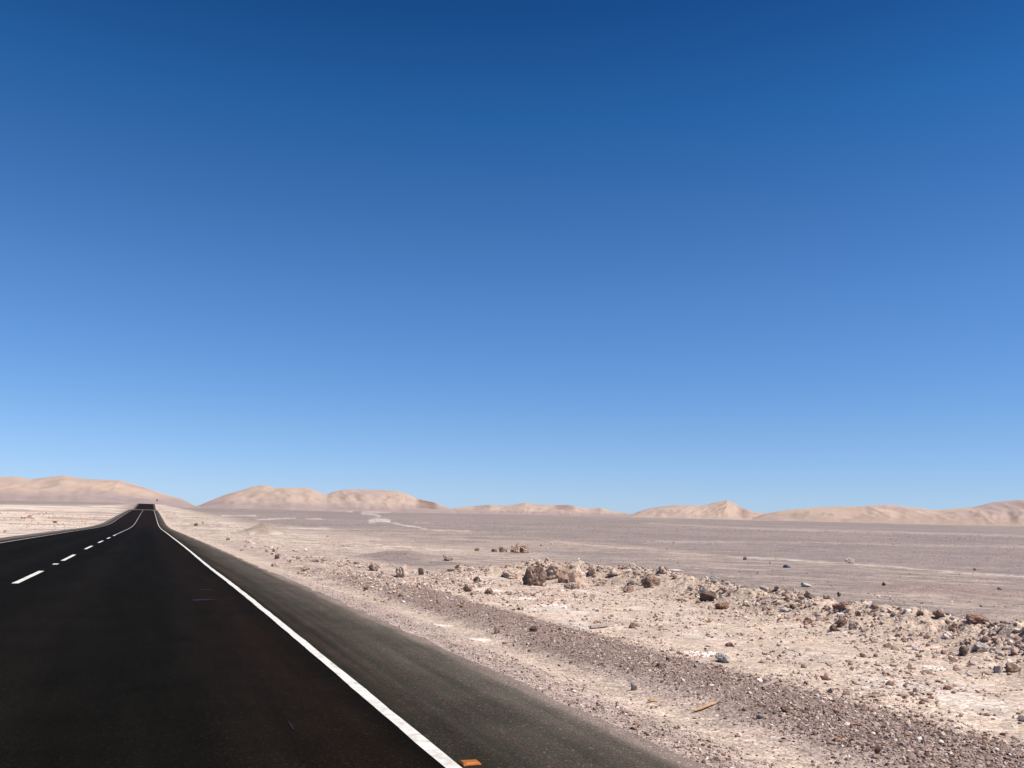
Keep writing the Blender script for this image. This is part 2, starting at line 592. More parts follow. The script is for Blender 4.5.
# ------------------------------------------------------------------ ground sheet
az_in = np.linspace(-math.radians(40), math.radians(40), 900)
az_out = np.linspace(math.radians(40), math.radians(320), 130)[1:]
azs = np.concatenate([az_in, az_out])
rr = np.concatenate([np.exp(np.linspace(math.log(.6), math.log(3.6), 24))[:-1],
                     np.exp(np.linspace(math.log(3.6), math.log(60), 620))[:-1],
                     np.exp(np.linspace(math.log(60), math.log(1500), 330))[:-1],
                     np.exp(np.linspace(math.log(1500), math.log(16000), 40))])
A, Rr = np.meshgrid(azs, rr, indexing='ij')
X, Y = Rr * np.sin(A), Rr * np.cos(A)
Zg = ground_h(X, Y)
co = np.stack([X, Y, Zg], -1).reshape(-1, 3)
cg = ground_c(X, Y).reshape(-1, 3)
n, mm = len(azs), len(rr)
fc = grid_faces(n, mm)
last = np.arange(mm - 1)
wrap = np.stack([(n - 1) * mm + last, (n - 1) * mm + last + 1, last + 1, last], 1)
# centre fan closed by a vertex at the middle (as quads with a repeated ring point avoided: small triangles merged below)
faces = np.concatenate([fc, wrap])[:, ::-1]
me = make_mesh('ground', co, faces, 4, cg, smooth=True)
ground = link('ground', me, M_GROUND, kind='structure', label='stony desert ground of grey gravel, pinkish sand and pale patches')

# ------------------------------------------------------------------ hills
C_HT = np.array([.378, .283, .226])
C_HO = np.array([.415, .298, .224])
C_HG = np.array([.265, .205, .192])


def hill_range(pts, r0, wf, wb, base, foot_c, seed, label, rough=1.0, dark=None):
    """a dune-like range: ridge heights read off the skyline at the distance r0, spurs running down both flanks"""
    pa, ph = [], []
    for a, b in pts:
        dx, dy, dz = ray(a, b)
        t = r0 / math.hypot(dx, dy)
        pa.append(math.atan2(dx, dy))
        ph.append(CH + dz * t)
    pa, ph = np.array(pa), np.array(ph)
    na, nt_ = 520, 150
    az = np.linspace(pa[0], pa[-1], na)
    t = np.linspace(-1, 1, nt_)
    H = np.interp(az, pa, ph) - base
    k = np.hanning(9)
    k /= k.sum()
    H = np.convolve(np.pad(H, 4, 'edge'), k, 'valid')
    AZ, T = np.meshgrid(az, t, indexing='ij')
    HH = H[:, None]
    rw = r0 + np.where(T < 0, T * wf, T * wb) + 80 * (fbm(AZ * 30 + seed, T * 0 + seed, 3) - .5)
    s_ = AZ * r0 / max(wf, 1)
    q = 1 - np.abs(T)
    warp = .5 * (fbm(s_ * 1.2 + seed, T * 1.5 + 3, 3) - .5)
    rid = 1 - np.abs(2 * fbm(s_ * 3.2 + warp * 2 + seed, T * .8 + seed * 2, 4, .55) - 1) * 2.0
    rid2 = 1 - np.abs(2 * fbm(s_ * 9 + warp * 3 + seed, T * 2.0 + 9, 3, .55) - 1) * 2
    prof = np.clip(q ** 1.15, 0, 1)
    side = q * (1 - q) * 4
    h = HH * (prof + rough * side * (.20 * (rid - .40) + .08 * (rid2 - .35)))
    h = np.minimum(h, HH * (.25 + .75 * prof + .12 * side) + .2)
    Z = base + np.where(q < .02, -6, h - 1.5 * (1 - q))
    co = np.stack([rw * np.sin(AZ), rw * np.cos(AZ), Z], -1).reshape(-1, 3)
    c = np.zeros(AZ.shape + (3,)) + C_HT
    c = mixc(c, sst(.4, .7, fbm(s_ * 2 + 5, T * 3 + seed, 4)) * .7, C_HO)
    c = mixc(c, sst(.5, .72, fbm(s_ * 4 + 25, T * 3 + seed, 4, .6)) * .6, C_HG * 1.15)
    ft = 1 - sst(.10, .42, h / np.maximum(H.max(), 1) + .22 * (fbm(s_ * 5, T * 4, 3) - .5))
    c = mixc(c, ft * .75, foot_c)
    if dark is not None:
        for (xa, xb, colr) in dark:
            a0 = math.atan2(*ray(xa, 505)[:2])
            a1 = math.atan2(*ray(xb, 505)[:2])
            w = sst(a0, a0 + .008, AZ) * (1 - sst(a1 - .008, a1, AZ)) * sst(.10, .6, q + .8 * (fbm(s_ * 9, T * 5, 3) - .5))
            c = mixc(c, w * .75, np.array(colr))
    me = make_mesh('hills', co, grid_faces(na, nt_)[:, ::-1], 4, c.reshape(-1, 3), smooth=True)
    return link('hills', me, M_HILL, kind='structure', label=label)


hill_range([(-260, 480), (-150, 472), (-60, 478), (0, 477), (15, 476.5), (32, 479), (48, 477), (64, 475.4), (86, 479), (105, 479.5), (120, 480.2), (133, 483.5), (146, 487.5), (159, 492), (170, 495.5), (180.6, 498.5), (188, 502), (194, 505.5), (200, 508)],
           2300, 620, 700, 6.0, C_HG * 1.0, 3.3, 'long rounded tan hills behind the left of the road', .8)
hill_range([(186, 509), (200, 505), (212, 500), (225, 494.5), (236, 491.5), (246, 488.5), (253, 486.3), (261, 485), (267, 485), (274, 487.5), (284, 487.8), (296, 488), (306, 487.3), (312, 489), (322, 493.5), (327, 494.2), (332, 492), (342, 489.8), (352, 488.8), (372, 489.5), (385, 490), (398, 491.3), (408, 494), (416, 498), (424, 500.4), (433, 502), (442, 505), (449, 508), (456, 511)],
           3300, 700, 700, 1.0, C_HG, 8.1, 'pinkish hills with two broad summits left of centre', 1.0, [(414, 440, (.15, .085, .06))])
hill_range([(426, 511), (440, 507), (452, 508.5), (465, 507), (478, 505.5), (490, 504.5), (499, 505.5), (512, 505), (525, 502.6), (534, 503.6), (542, 504.8), (556, 505), (569, 504.8), (578, 507), (589, 508.8), (601, 507.8), (610, 510.5), (618, 512), (632, 513.8), (645, 516)],
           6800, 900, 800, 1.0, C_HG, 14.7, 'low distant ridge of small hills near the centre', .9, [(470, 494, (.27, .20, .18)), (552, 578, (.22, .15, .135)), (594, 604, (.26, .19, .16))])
hill_range([(628, 516), (640, 511), (650, 508.2), (662, 506.5), (674, 505), (688, 505), (700, 505.8), (710, 503.6), (719, 501.4), (727, 500), (733, 502), (742, 508), (752, 511), (765, 513.5), (778, 517), (785, 519)],
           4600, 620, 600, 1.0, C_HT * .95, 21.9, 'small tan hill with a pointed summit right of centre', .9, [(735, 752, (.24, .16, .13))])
hill_range([(752, 518), (765, 513.5), (780, 511), (797, 508.8), (812, 507.8), (826, 506.8), (850, 506.6), (868, 505.4), (888, 504.3), (900, 505.6), (911, 507.3), (925, 508.8), (938, 510), (955, 508.6), (973, 507), (983, 504.6), (993, 502), (1008, 500.6), (1024, 499.5), (1070, 498), (1150, 494), (1250, 500), (1340, 512), (1400, 530)],
           3600, 560, 700, -.6, C_HT * .85, 29.4, 'tan hills along the right of the horizon', .8)

# ------------------------------------------------------------------ road
def ribbon(name, us, ss, lift, mat, col=None, parent=None, edge_noise=0., **props):
    """a sheet laid along the road; us = lateral offsets"""
    ss = np.asarray(ss, float)
    us = np.asarray(us, float)
    S, U = np.meshgrid(ss, us, indexing='ij')
    if edge_noise:
        e = edge_noise * (fbm(ss * 1.3 + 7, ss * 0 + 3, 4, .7) - .5)
        e2 = edge_noise * (fbm(ss * 1.3 + 70, ss * 0 + 30, 4, .7) - .5)
        U = U.copy()
        U[:, -1] += e
        U[:, 0] += e2
    x, y = xy(S, U)
    z = pave_z(S, U) + lift
    co = np.stack([x, y, z], -1).reshape(-1, 3)
    c = None if col is None else col(S, U).reshape(-1, 3)
    f = grid_faces(len(ss), len(us))[:, ::-1]
    me = make_mesh(name, co, f, 4, c, smooth=True)
    uvl = me.uv_layers.new(name='UVMap')
    vi = np.empty(len(me.loops), np.int32)
    me.loops.foreach_get('vertex_index', vi)
    uvl.data.foreach_set('uv', np.stack([U.ravel()[vi], S.ravel()[vi]], 1).astype(np.float32).ravel())
    return link(name, me, mat, parent, **props)


def road_c(S, U):
    c = np.zeros(S.shape + (3,)) + np.array([.0048, .0042, .0030])
    n = fbm(S * .15, U * 2 + 3, 4)
    # tyre-polished tracks, a touch browner and lighter
    for uc in (-1.0, .75, -4.7, -3.0):
        c = mixc(c, np.exp(-((U - uc) / .35) ** 2) * .35 * (.5 + n), [.010, .0075, .0058])
    far = sst(60, 200, S)
    c = mixc(c, far * .5, [.016, .0095, .0095])
    # dust collects on the shoulders
    nn = fbm(S * .5 + 4, U * 3, 4, .6)
    st = fbm(S * .10 + 4, U * 11 + S * .05, 4, .6)
    st2 = fbm(S * .16 + 54, U * 24 + 9, 3, .6)
    e = np.clip((U - UR) / (UE - .1 - UR) + .5 * (st - .5) + .25 * (st2 - .5), 0, 1) * (U > UR)
    c = mixc(c, (U > UR + .03) * .9, [.0145, .0125, .0085])
    c = mixc(c, e ** 1.1, [.077, .065, .053])
    c = mixc(c, (U > UR) * sst(.52, .7, st) * .35, [.050, .030, .021])
    c = mixc(c, (U > UR) * sst(.55, .7, st2) * .25, [.030, .032, .022])
    c = mixc(c, sst(.2, 1.3, U) * (1 - sst(1.3, 1.5, U)) * (.25 + st) * .6, [.0125, .0072, .0048])
    c = mixc(c, sst(UE - .10, UE + .05, U + .2 * (nn - .5)) * .6, C_LGRAV * .7)
    e = sst(UL - .1, ULE + .2, U + .3 * (nn - .5))
    c = mixc(c, e ** .8, [.10, .085, .075])
    # pale band painted for glare at the crest, switched off here
    k = np.exp(-((S - 366) / 5.0) ** 2)
    c = mixc(c, k * .0, C_SAND)
    return c


s_road = np.concatenate([np.arange(-38, 4, .5), np.arange(4, 40, .12), np.arange(40, 120, .5), np.arange(120, 780, 2.)])
u_road = np.concatenate([[ULE - .22, ULE - .05], np.linspace(ULE + .05, UL, 10), np.linspace(UL + .15, UR - .1, 44), np.linspace(UR, UE, 26), [UE + .10]])
s_line = s_road[s_road < 362]
road = ribbon('road', u_road, s_road, 0, M_ROAD, road_c, edge_noise=.16, kind='structure', label='black two lane asphalt road running straight to a crest')
ribbon('edge_line', [UR - .041, UR - .02, UR + .02, UR + .041], s_line, .004, M_PAINT, parent=road, edge_noise=.022)
ribbon('edge_line', [UL - .045, UL, UL + .045], s_line, .004, M_PAINT2, parent=road, edge_noise=.012)
for k in range(-2, 6):
    a = 17.75 + 9.3 * k
    ribbon('centre_dash', [UC - .052, UC, UC + .052], np.linspace(a, a + 4.15, 20), .004, M_PAINT, parent=road, edge_noise=.015)
ribbon('centre_line', [UC - .04, UC, UC + .04], np.arange(68, 362, 2.), .004, M_PAINT2, parent=road)
ribbon('paint_patch', [UC - .06, UC, UC + .05], np.linspace(24.9, 25.4, 6), .004, M_PAINT, parent=road, edge_noise=.04)
M_GLARE = paint_mat('glare_strip', (.50, .42, .38), .1)
ribbon('glare_strip', np.linspace(UL - .4, UR + .9, 12), np.linspace(358, 369, 12), .004, M_GLARE, parent=road)  # pale strip painted across the crest as glare off the asphalt
M_SCUFF = paint_mat('scuffed_asphalt', (.016, .0125, .010), .4)


def on_road(px, py):
    x, y, t = at(px, py, lambda a, b: pave_z(*su(a, b)))
    return su(x, y)


for (px, py, du, ds) in [(206, 590, .13, .10), (205, 600, .17, .12), (196, 601, .06, .08), (291, 727, .008, .11)]:
    s0, u0 = on_road(px, py)
    a = np.linspace(0, 2 * math.pi, 14)[:-1]
    rad = 1 + .35 * np.array([random.uniform(-1, 1) for _ in a])
    xs, ys = xy(s0 + ds * rad * np.sin(a), u0 + du * rad * np.cos(a))
    pts = [(float(p), float(q), float(pave_z(*su(p, q))) + .004) for p, q in zip(xs, ys)]
    me = bpy.data.meshes.new('scuff')
    me.from_pydata(pts, [], [list(range(len(pts)))])
    link('scuff', me, M_SCUFF, road)

# ------------------------------------------------------------------ loose stones (stuff)
def ico():
    p = (1 + 5 ** .5) / 2
    v = np.array([(-1, p, 0), (1, p, 0), (-1, -p, 0), (1, -p, 0), (0, -1, p), (0, 1, p), (0, -1, -p), (0, 1, -p), (p, 0, -1), (p, 0, 1), (-p, 0, -1), (-p, 0, 1)], float)
    v /= np.linalg.norm(v[0])
    f = np.array([(0, 11, 5), (0, 5, 1), (0, 1, 7), (0, 7, 10), (0, 10, 11), (1, 5, 9), (5, 11, 4), (11, 10, 2), (10, 7, 6), (7, 1, 8), (3, 9, 4), (3, 4, 2), (3, 2, 6), (3, 6, 8), (3, 8, 9), (4, 9, 5), (2, 4, 11), (6, 2, 10), (8, 6, 7), (9, 8, 1)])
    return v, f


def octa():
    v = np.array([(1, 0, 0), (-1, 0, 0), (0, 1, 0), (0, -1, 0), (0, 0, 1), (0, 0, -1)], float)
    f = np.array([(0, 2, 4), (2, 1, 4), (1, 3, 4), (3, 0, 4), (2, 0, 5), (1, 2, 5), (3, 1, 5), (0, 3, 5)])
    return v, f


def rand_rot(n):
    q = rng.normal(size=(n, 4))
    q /= np.linalg.norm(q, axis=1)[:, None]
    w, x, y, z = q.T
    return np.stack([1 - 2 * (y * y + z * z), 2 * (x * y - z * w), 2 * (x * z + y * w),
                     2 * (x * y + z * w), 1 - 2 * (x * x + z * z), 2 * (y * z - x * w),
                     2 * (x * z - y * w), 2 * (y * z + x * w), 1 - 2 * (x * x + y * y)], 1).reshape(n, 3, 3)


def stones(name, x, y, size, colr, label, hi=True):
    n = len(x)
    v, f = ico() if hi else octa()
    nv = len(v)
    K = 24
    var = v[None] * (1 + .32 * rng.uniform(-1, 1, (K, nv, 1)))
    V = var[rng.integers(0, K, n)]
    sc_ = np.stack([rng.uniform(.75, 1.35, n), rng.uniform(.6, 1.0, n), rng.uniform(.45, .85, n)], 1)
    V = V * sc_[:, None, :]
    R_ = rand_rot(n)
    V = np.einsum('nij,nkj->nki', R_, V)
    V[..., 2] *= .8
    V = V * (size[:, None, None] * .5)
    z = ground_h(x, y)
    V[..., 0] += x[:, None]
    V[..., 1] += y[:, None]
    V[..., 2] += (z + size * .09)[:, None]
    faces = (f[None] + (np.arange(n) * nv)[:, None, None]).reshape(-1, 3)
    c = np.repeat(colr, nv, 0)
    me = make_mesh(name, V.reshape(-1, 3), faces, 3, c)
    return link(name, me, M_STONE, kind='stuff', label=label)


def sample(n, r0, r1, a0=-10, a1=37):
    az = np.radians(rng.uniform(a0, a1, n))
    r = np.exp(rng.uniform(math.log(r0), math.log(r1), n))
    return r * np.sin(az), r * np.cos(az), r


def stone_cols(n, pal, wts, var=.25):
    pal = np.array(pal)
    c = pal[rng.choice(len(pal), n, p=np.array(wts) / sum(wts))]
    return np.clip(c * rng.uniform(1 - var, 1 + var, (n, 1)), .01, .8)


PAL = [(.12, .078, .060), (.272, .197, .164), (.38, .287, .24), (.52, .40, .32), (.62, .55, .48), (.24, .14, .09)]
PALT = [(.23, .15, .11), (.36, .255, .20), (.47, .355, .285), (.54, .43, .355), (.63, .55, .49), (.25, .13, .09)]
MAXS = .075     # larger stones than this are things of their own near the camera

# 1 the dark gravel strip along the road
x, y, r = sample(230000, 3.6, 26, -12, 36)
s, u = su(x, y)
j = .9 * (fbm(x * .5, y * .5, 4, .6) - .5) + .35 * (fbm(x * 2.3 + 5, y * 2.3, 4, .6) - .5)
den = sst(3.9, 4.4, u + j * .5) * (1 - sst(5.2, 5.7, u + .02 * (s - 10) + j * .45)) + .25 * np.exp(-((u - 3.1) / .35) ** 2)
den *= (.45 + 1.1 * fbm(x * 1.7 + 3, y * 1.7, 3))
k = rng.random(len(x)) < den
x, y, r = x[k], y[k], r[k]
size = np.clip(np.maximum((.008 + .0078) * .5 + .0078 * rng.exponential(1, len(x)), r * .0010), 0, MAXS)
stones('gravel', x, y, size, stone_cols(len(x), PAL, [3.4, 5, 4, 2.0, .5, .8]), 'grey brown crushed gravel in a dark strip along the road edge')

# 2 fine pale chippings between the asphalt and the gravel
x, y, r = sample(90000, 3.6, 40, -14, 30)
s, u = su(x, y)
den = sst(UE - .05, UE + .12, u) * (1 - sst(3.9, 4.6, u)) * (1 - .72 * np.exp(-((u - 3.75 + .12 * np.sin(s * .4)) / .3) ** 2))
den = den * (.5 + fbm(x * 2, y * 2, 3)) + .035 * sst(UE - .9, UE, u)
k = (rng.random(len(x)) < den) & (u > UE - .8)
x, y, r = x[k], y[k], r[k]
size = np.clip(np.maximum(.006 + .0065 * rng.exponential(1, len(x)), r * .0009), 0, .04)
stones('chippings', x, y, size, stone_cols(len(x), PAL, [2, 3.5, 3, 2, 1.0, .4]), 'pale grey chippings scattered beside the asphalt shoulder', False)

# 3 sand band and berm
x, y, r = sample(220000, 5.5, 34, -14, 37)
s, u = su(x, y)
d, par = seg_dist(x, y, BERM)
band = sst(5.2, 5.8, u) * (1 - sst(11, 13, u)) * (1 - sst(20, 27, s))
den = band * .20 * sst(.3, .65, fbm(x * 1.3 + 8, y * 1.3, 4)) + np.exp(-(d / .95) ** 2) * sst(.3, 2, par) * .9 * np.interp(par, [0, .3 * BERM_L, .5 * BERM_L, BERM_L], [1, .85, .42, .3]) * sst(.28, .6, fbm(x * .9 + 6, y * .9 + 1, 3))
verge = sst(12, 18, s) * (1 - sst(45, 70, s)) * sst(3.5, 4.2, u) * (1 - sst(6.5, 8.5, u))
den += .55 * verge * sst(.36, .6, fbm(x * .9 + 2, y * .9, 3))
k = rng.random(len(x)) < den
x, y, r, d, vg = x[k], y[k], r[k], d[k], verge[k]
big = .016 * rng.exponential(1, len(x)) * (1 + 1.7 * np.exp(-(d / .9) ** 2) + 1.8 * vg * rng.random(len(x)) ** 2)
size = np.clip(np.maximum(.010 + big, r * .0011), 0, MAXS + .025)
stones('rubble', x, y, size, stone_cols(len(x), PALT, [2.2, 2.6, 3.2, 3.2, 1.0, 1.0]), 'small tan stones and clods strewn over the sand band and the rubble ridge')

# 4 the plain beyond
x, y, r = sample(120000, 16, 330, -26, 37)
s, u = su(x, y)
den = .22 * (u > 5.5) * sst(.3, .7, fbm(x * .25 + 3, y * .25, 4, .6)) + .30 * ((u > 3.3) & (u < 14) & (s > 45)) * sst(.4, .6, fbm(x * .2, y * .2, 3))
k = rng.random(len(x)) < den
x, y, r = x[k], y[k], r[k]
size = np.minimum(np.maximum(.02 + .015 * rng.exponential(1, len(x)), r * .0009 * rng.uniform(.7, 1.5, len(x))), .10 + r * .0012)
stones('field_stones', x, y, size, stone_cols(len(x), PAL, [1.5, 3, 3.5, 3, 1.4, .5]), 'small stones scattered over the stony plain beyond the rubble ridge', False)

# 5 left of the road
x, y, r = sample(22000, 20, 250, -36, -21)
s, u = su(x, y)
k = (rng.random(len(x)) < .5 * sst(.4, .62, fbm(x * .12, y * .12, 4, .6))) & (u < ULE - 1)
x, y, r = x[k], y[k], r[k]
size = r * .0009 * rng.uniform(.7, 1.7, len(x)) + .01
stones('field_stones', x, y, size, stone_cols(len(x), PAL, [1, 2, 3, 3, 1.0, 2.]), 'small stones scattered over the pale ground left of the road', False)

# ------------------------------------------------------------------ rocks (each a thing)
def rock_mesh(seed, sub=4, planes=11, elong=(1, .8, .7), lump=.10):
    """an angular broken block: a ball cut by random planes, then roughened"""
    import bmesh
    rd = random.Random(seed)
    bm = bmesh.new()
    bmesh.ops.create_icosphere(bm, subdivisions=sub, radius=1)
    pl = []
    for _ in range(planes):
        nrm = Vector((rd.gauss(0, 1), rd.gauss(0, 1), rd.gauss(0, 1))).normalized()
        pl.append((nrm, rd.uniform(.42, .88)))
    off = Vector((seed * 3.1, seed * 1.7, 0))
    for v in bm.verts:
        d = v.co.normalized()
        r_ = 1.0
        for nrm, h in pl:
            t = nrm.dot(d)
            if t > 1e-3:
                r_ = min(r_, h / t)
        r_ *= 1 + lump * .85 * mnoise.fractal(d * 1.7 + off, .75, 2.2, 6) - lump * 2.2 * max(0, .32 - abs(mnoise.noise(d * 2.3 + off))) - lump * .5 * abs(mnoise.noise(d * 7 + off))
        v.co = Vector((d.x * elong[0], d.y * elong[1], d.z * elong[2])) * r_
    # normalise to unit width, base at z=0
    zs = [v.co.z for v in bm.verts]
    xs = [v.co.x for v in bm.verts]
    w = max(xs) - min(xs)
    cxm = (max(xs) + min(xs)) / 2
    z0 = min(zs)
    for v in bm.verts:
        v.co.x = (v.co.x - cxm) / w
        v.co.y /= w
        v.co.z = (v.co.z - z0) / w
    me = bpy.data.meshes.new('rock')
    bm.to_mesh(me)
    bm.free()
    hgt = max(v.co.z for v in me.vertices)
    return me, hgt


def put_rock(px, py, wpx, hpx, kind, label, name='rock', seed=None, group=None, planes=8, lump=.2, rz=None, tilt=0, cat='rock'):
    """px, py = middle of its foot in the photo; wpx, hpx = its size there"""
    x, y, t = at(px, py)
    D = t * math.cos(PIT) if False else t
    mpp = D / F * 1.0
    w, h = wpx * mpp, hpx * mpp
    seed = seed if seed is not None else int(px * 13 + py * 7)
    me, hg = rock_mesh(seed, 4, planes, (1, random.Random(seed).uniform(.65, .95), .8), lump)
    y_off = w * .3
    L = math.hypot(x, y)
    x, y = x * (1 + y_off / L), y * (1 + y_off / L)
    z = float(ground_h(np.array([x]), np.array([y]))[0])
    z0 = float(ground_h(np.array([x - x / L * w * .3]), np.array([y - y / L * w * .3]))[0])
    z = min(z, z0)
    o = link(name, me, M_ROCKS[kind])
    sz = (h * 1.25 + .06 * w) / (hg * w)
    o.scale = (w, w, w * sz)
    o.location = (x, y, z - .25 * h - .02 * w)
    o.rotation_euler = (tilt, 0, rz if rz is not None else -math.atan2(x, y))
    o['label'] = label
    o['category'] = cat
    o['group'] = group or 'large rocks standing out from the rubble'
    taken.append((x, y, w * .6))
    return o


taken = []
ROCKS = [
    # px, foot y, w, h, kind, label, name
    (534, 586, 25, 20, 'dark', 'largest boulder, brown with a dark shaded face, at the left end of the rubble ridge', 'boulder'),
    (553, 580, 26, 16, 'tan', 'broad tan block leaning on the right side of the largest brown boulder', 'boulder'),
    (510, 579, 18, 9, 'tan', 'low tan block just left of the largest brown boulder', 'rock'),
    (563, 583, 13, 17, 'brown', 'narrow upright brown slab right of the broad tan block in the rubble ridge', 'rock'),
    (577, 584, 19, 17, 'tan', 'tall cracked tan boulder on the highest part of the rubble ridge', 'boulder'),
    (592, 577, 8, 12, 'tan', 'pointed tan rock on top of the rubble ridge just right of its tallest boulder', 'rock'),
    (572, 589, 17, 6, 'tan', 'low tan slab lying at the foot of the tallest cracked boulder', 'rock'),
    (600, 586, 16, 8, 'tan', 'flat topped tan clod right of the pointed rock on the ridge', 'rock'),
    (614, 576, 15, 7, 'tan', 'rounded tan clod on the ridge between the tallest boulder and the dark half buried block', 'rock'),
    (651, 588, 21, 10, 'brown', 'dark brown block half buried in the crest of the rubble ridge', 'rock'),
    (628, 593, 12, 6, 'brown', 'small brown rock at the foot of the ridge below the dark half buried block', 'rock'),
    (593, 599, 6, 5, 'tan', 'lone small tan stone on the open sand below the tallest boulder', 'rock'),
    (708, 602, 18, 10, 'dark', 'craggy dark brown rock on the ridge, the first right of the half buried block', 'rock'),
    (722, 610, 14, 6, 'red', 'rusty brown rock at the foot of the ridge beside the craggy dark rock', 'rock'),
    (785, 613, 12, 4, 'pale', 'flat whitish slab lying tilted on the rubble ridge', 'slab'),
    (792, 612, 5, 5, 'dark', 'small dark rock touching the right end of the flat whitish slab', 'rock'),
    (840, 613, 15, 9, 'red', 'red brown block with a black shaded face in the rubble ridge', 'rock'),
    (839, 597, 4, 5, 'dark', 'tiny upright black stone on the plain edge above the red brown block', 'rock'),
    (842, 628, 13, 9, 'brown', 'rounded brown rock lying below the red brown block', 'rock'),
    (834, 632, 9, 7, 'brown', 'small brown rock touching the left side of the rounded brown rock', 'rock'),
    (853, 630, 9, 8, 'tan', 'small tan rock right of the rounded brown rock', 'rock'),
    (808, 624, 10, 6, 'brown', 'brown stone between the whitish slab and the rounded brown rock', 'rock'),
    (874, 610, 10, 5, 'brown', 'low brown rock on the top edge of the ridge right of the red brown block', 'rock'),
    (858, 617, 6, 5, 'dark', 'dark stone just below the low brown rock on the ridge edge', 'rock'),
    (920, 617, 7, 6, 'dark', 'black grey rock alone where the ridge meets the grey plain', 'rock'),
    (939, 618, 12, 7, 'brown', 'rounded brown rock right of the lone black grey rock', 'rock'),
    (978, 627, 22, 9, 'red', 'long rust red block on top of the ridge near the right', 'rock'),
    (953, 633, 9, 6, 'red', 'small rust red rock left of and below the long rust red block', 'rock'),
    (982, 652, 15, 7, 'pale', 'flat white topped rock below the long rust red block', 'rock'),
    (964, 656, 10, 9, 'brown', 'brown rock against the left side of the flat white topped rock', 'rock'),
    (998, 674, 10, 7, 'pale', 'white rock at the foot of the ridge by the right edge of the picture', 'rock'),
    (1013, 673, 16, 8, 'brown', 'reddish dark rock right of the white rock at the ridge foot', 'rock'),
    (888, 648, 8, 4, 'red', 'rusty stone lying on the sand slope below the ridge', 'rock'),
    (402, 578, 14, 12, 'tan', 'pale tan rock with a pointed top standing in the rubble left of centre', 'rock'),
    (421, 575, 6, 7, 'dark', 'dark pointed stone on grey gravel just right of the pale pointed rock', 'rock'),
    (374, 571, 13, 6, 'brown', 'low dark brown rock left of the pale pointed rock', 'rock'),
    (448, 561, 10, 6, 'tan', 'small two toned rock on the plain between the pointed rock and the twin boulders', 'rock'),
    (477, 582, 8, 5, 'dark', 'dark stone by a whitish patch left of the ridge end', 'rock'),
    (467, 592, 10, 6, 'brown', 'brown stone below the dark stone at the edge of the gravel', 'rock'),
    (489, 594, 9, 6, 'brown', 'brown stone beside the whitish patch, right of its neighbour', 'rock'),
    (275, 567, 9, 5, 'tan', 'tan rock nearest the shoulder edge where the road dips', 'rock'),
    (277, 559, 5, 4, 'dark', 'dark stone just beyond the tan rock by the shoulder', 'rock'),
    (366, 591, 6, 5, 'brown', 'small brown rock at the sandy verge below the rubble', 'rock'),
    (305, 571, 10, 4, 'brown', 'long low brown rock right of the tan rock by the shoulder', 'rock'),
    (515, 553, 10, 9, 'brown', 'left one of two dark boulders close together far out on the plain', 'boulder'),
    (524, 553, 11, 8, 'brown', 'right one of two dark boulders close together far out on the plain', 'boulder'),
    (503, 552, 9, 5, 'brown', 'low brown rock left of the two dark boulders on the plain', 'rock'),
    (494, 552, 6, 3, 'brown', 'smallest brown rock at the left end of the row with the two dark boulders', 'rock'),
    (477, 551, 5, 3, 'dark', 'dark stone alone on the plain left of the row of boulders', 'rock'),
    (850, 564, 9, 6, 'tan', 'lone tan rock with a brown side on the pale line across the far plain', 'rock'),
    (787, 568, 8, 3, 'blue', 'small blue grey flat stone on the plain', 'rock'),
    (806, 587, 10, 4, 'pale', 'flat pale slab lying on the grey plain behind the ridge', 'slab'),
    (675, 572, 16, 2, 'pale', 'thin white slab flush with the plain behind the ridge', 'slab'),
    (745, 560, 4, 3, 'dark', 'tiny dark stone on the pale line left of the blue grey stone', 'rock'),
    (884, 586, 4, 3, 'dark', 'tiny dark stone on the reddish ground right of the pale slab', 'rock'),
    (533, 632, 9, 5, 'dark', 'dark stone lying in the gravel strip below the largest boulder', 'rock'),
    (497, 634, 7, 6, 'brown', 'brown stone in the gravel strip left of the dark stone', 'rock'),
    (632, 629, 7, 6, 'brown', 'brown rock at the sand side of the gravel strip', 'rock'),
    (637, 627, 9, 4, 'tan', 'tan rock touching the brown rock at the sand side of the gravel', 'rock'),
    (722, 663, 16, 8, 'pale', 'whitish rock on the border between gravel strip and sand', 'rock'),
    (660, 669, 9, 5, 'brown', 'brown stone sitting in the middle of the gravel strip', 'rock'),
    (634, 691, 7, 8, 'pale', 'small white stone with a dark side at the verge edge of the gravel', 'rock'),
    (785, 713, 9, 6, 'brown', 'brown stone in the gravel strip right of the orange splinter', 'rock'),
    (760, 720, 8, 5, 'pale', 'pale stone in the gravel strip near the brown stone', 'rock'),
    (730, 647, 10, 4, 'red', 'orange brown stone on the sand just beyond the gravel strip', 'rock'),
    (696, 668, 5, 4, 'pale', 'pale pebble on the gravel strip by the whitish rock', 'rock'),
    (29, 518, 5, 3, 'red', 'tallest orange brown rock of the small cluster on the pale ground left of the road', 'rock'),
    (24, 518.5, 6, 2.5, 'tan', 'low tan rock left of the orange brown one, far left of the road', 'rock'),
    (33, 519, 4, 2, 'tan', 'little tan rock right of the orange brown one, far left of the road', 'rock'),
    (55, 523, 5, 2, 'red', 'reddish low stone left of the road, alone right of the little cluster', 'rock'),
    (196, 526, 4, 3, 'dark', 'black stone on the pale slope just right of the shoulder below the crest', 'rock'),
    (203, 523.5, 3, 2, 'brown', 'tiny brown stone up the slope from the black one below the crest', 'rock'),
    (228, 540, 4, 2.5, 'brown', 'small brown stone on the verge left of the little dirt mound', 'rock'),
    (5, 533, 3, 3, 'brown', 'small brown rock near the left shoulder of the road', 'rock'),
]
for (px, py, w, h, kd, lab, nm) in ROCKS:
    put_rock(px, py, w, h, kd, lab, nm, lump=.06 if nm == 'slab' else .2)

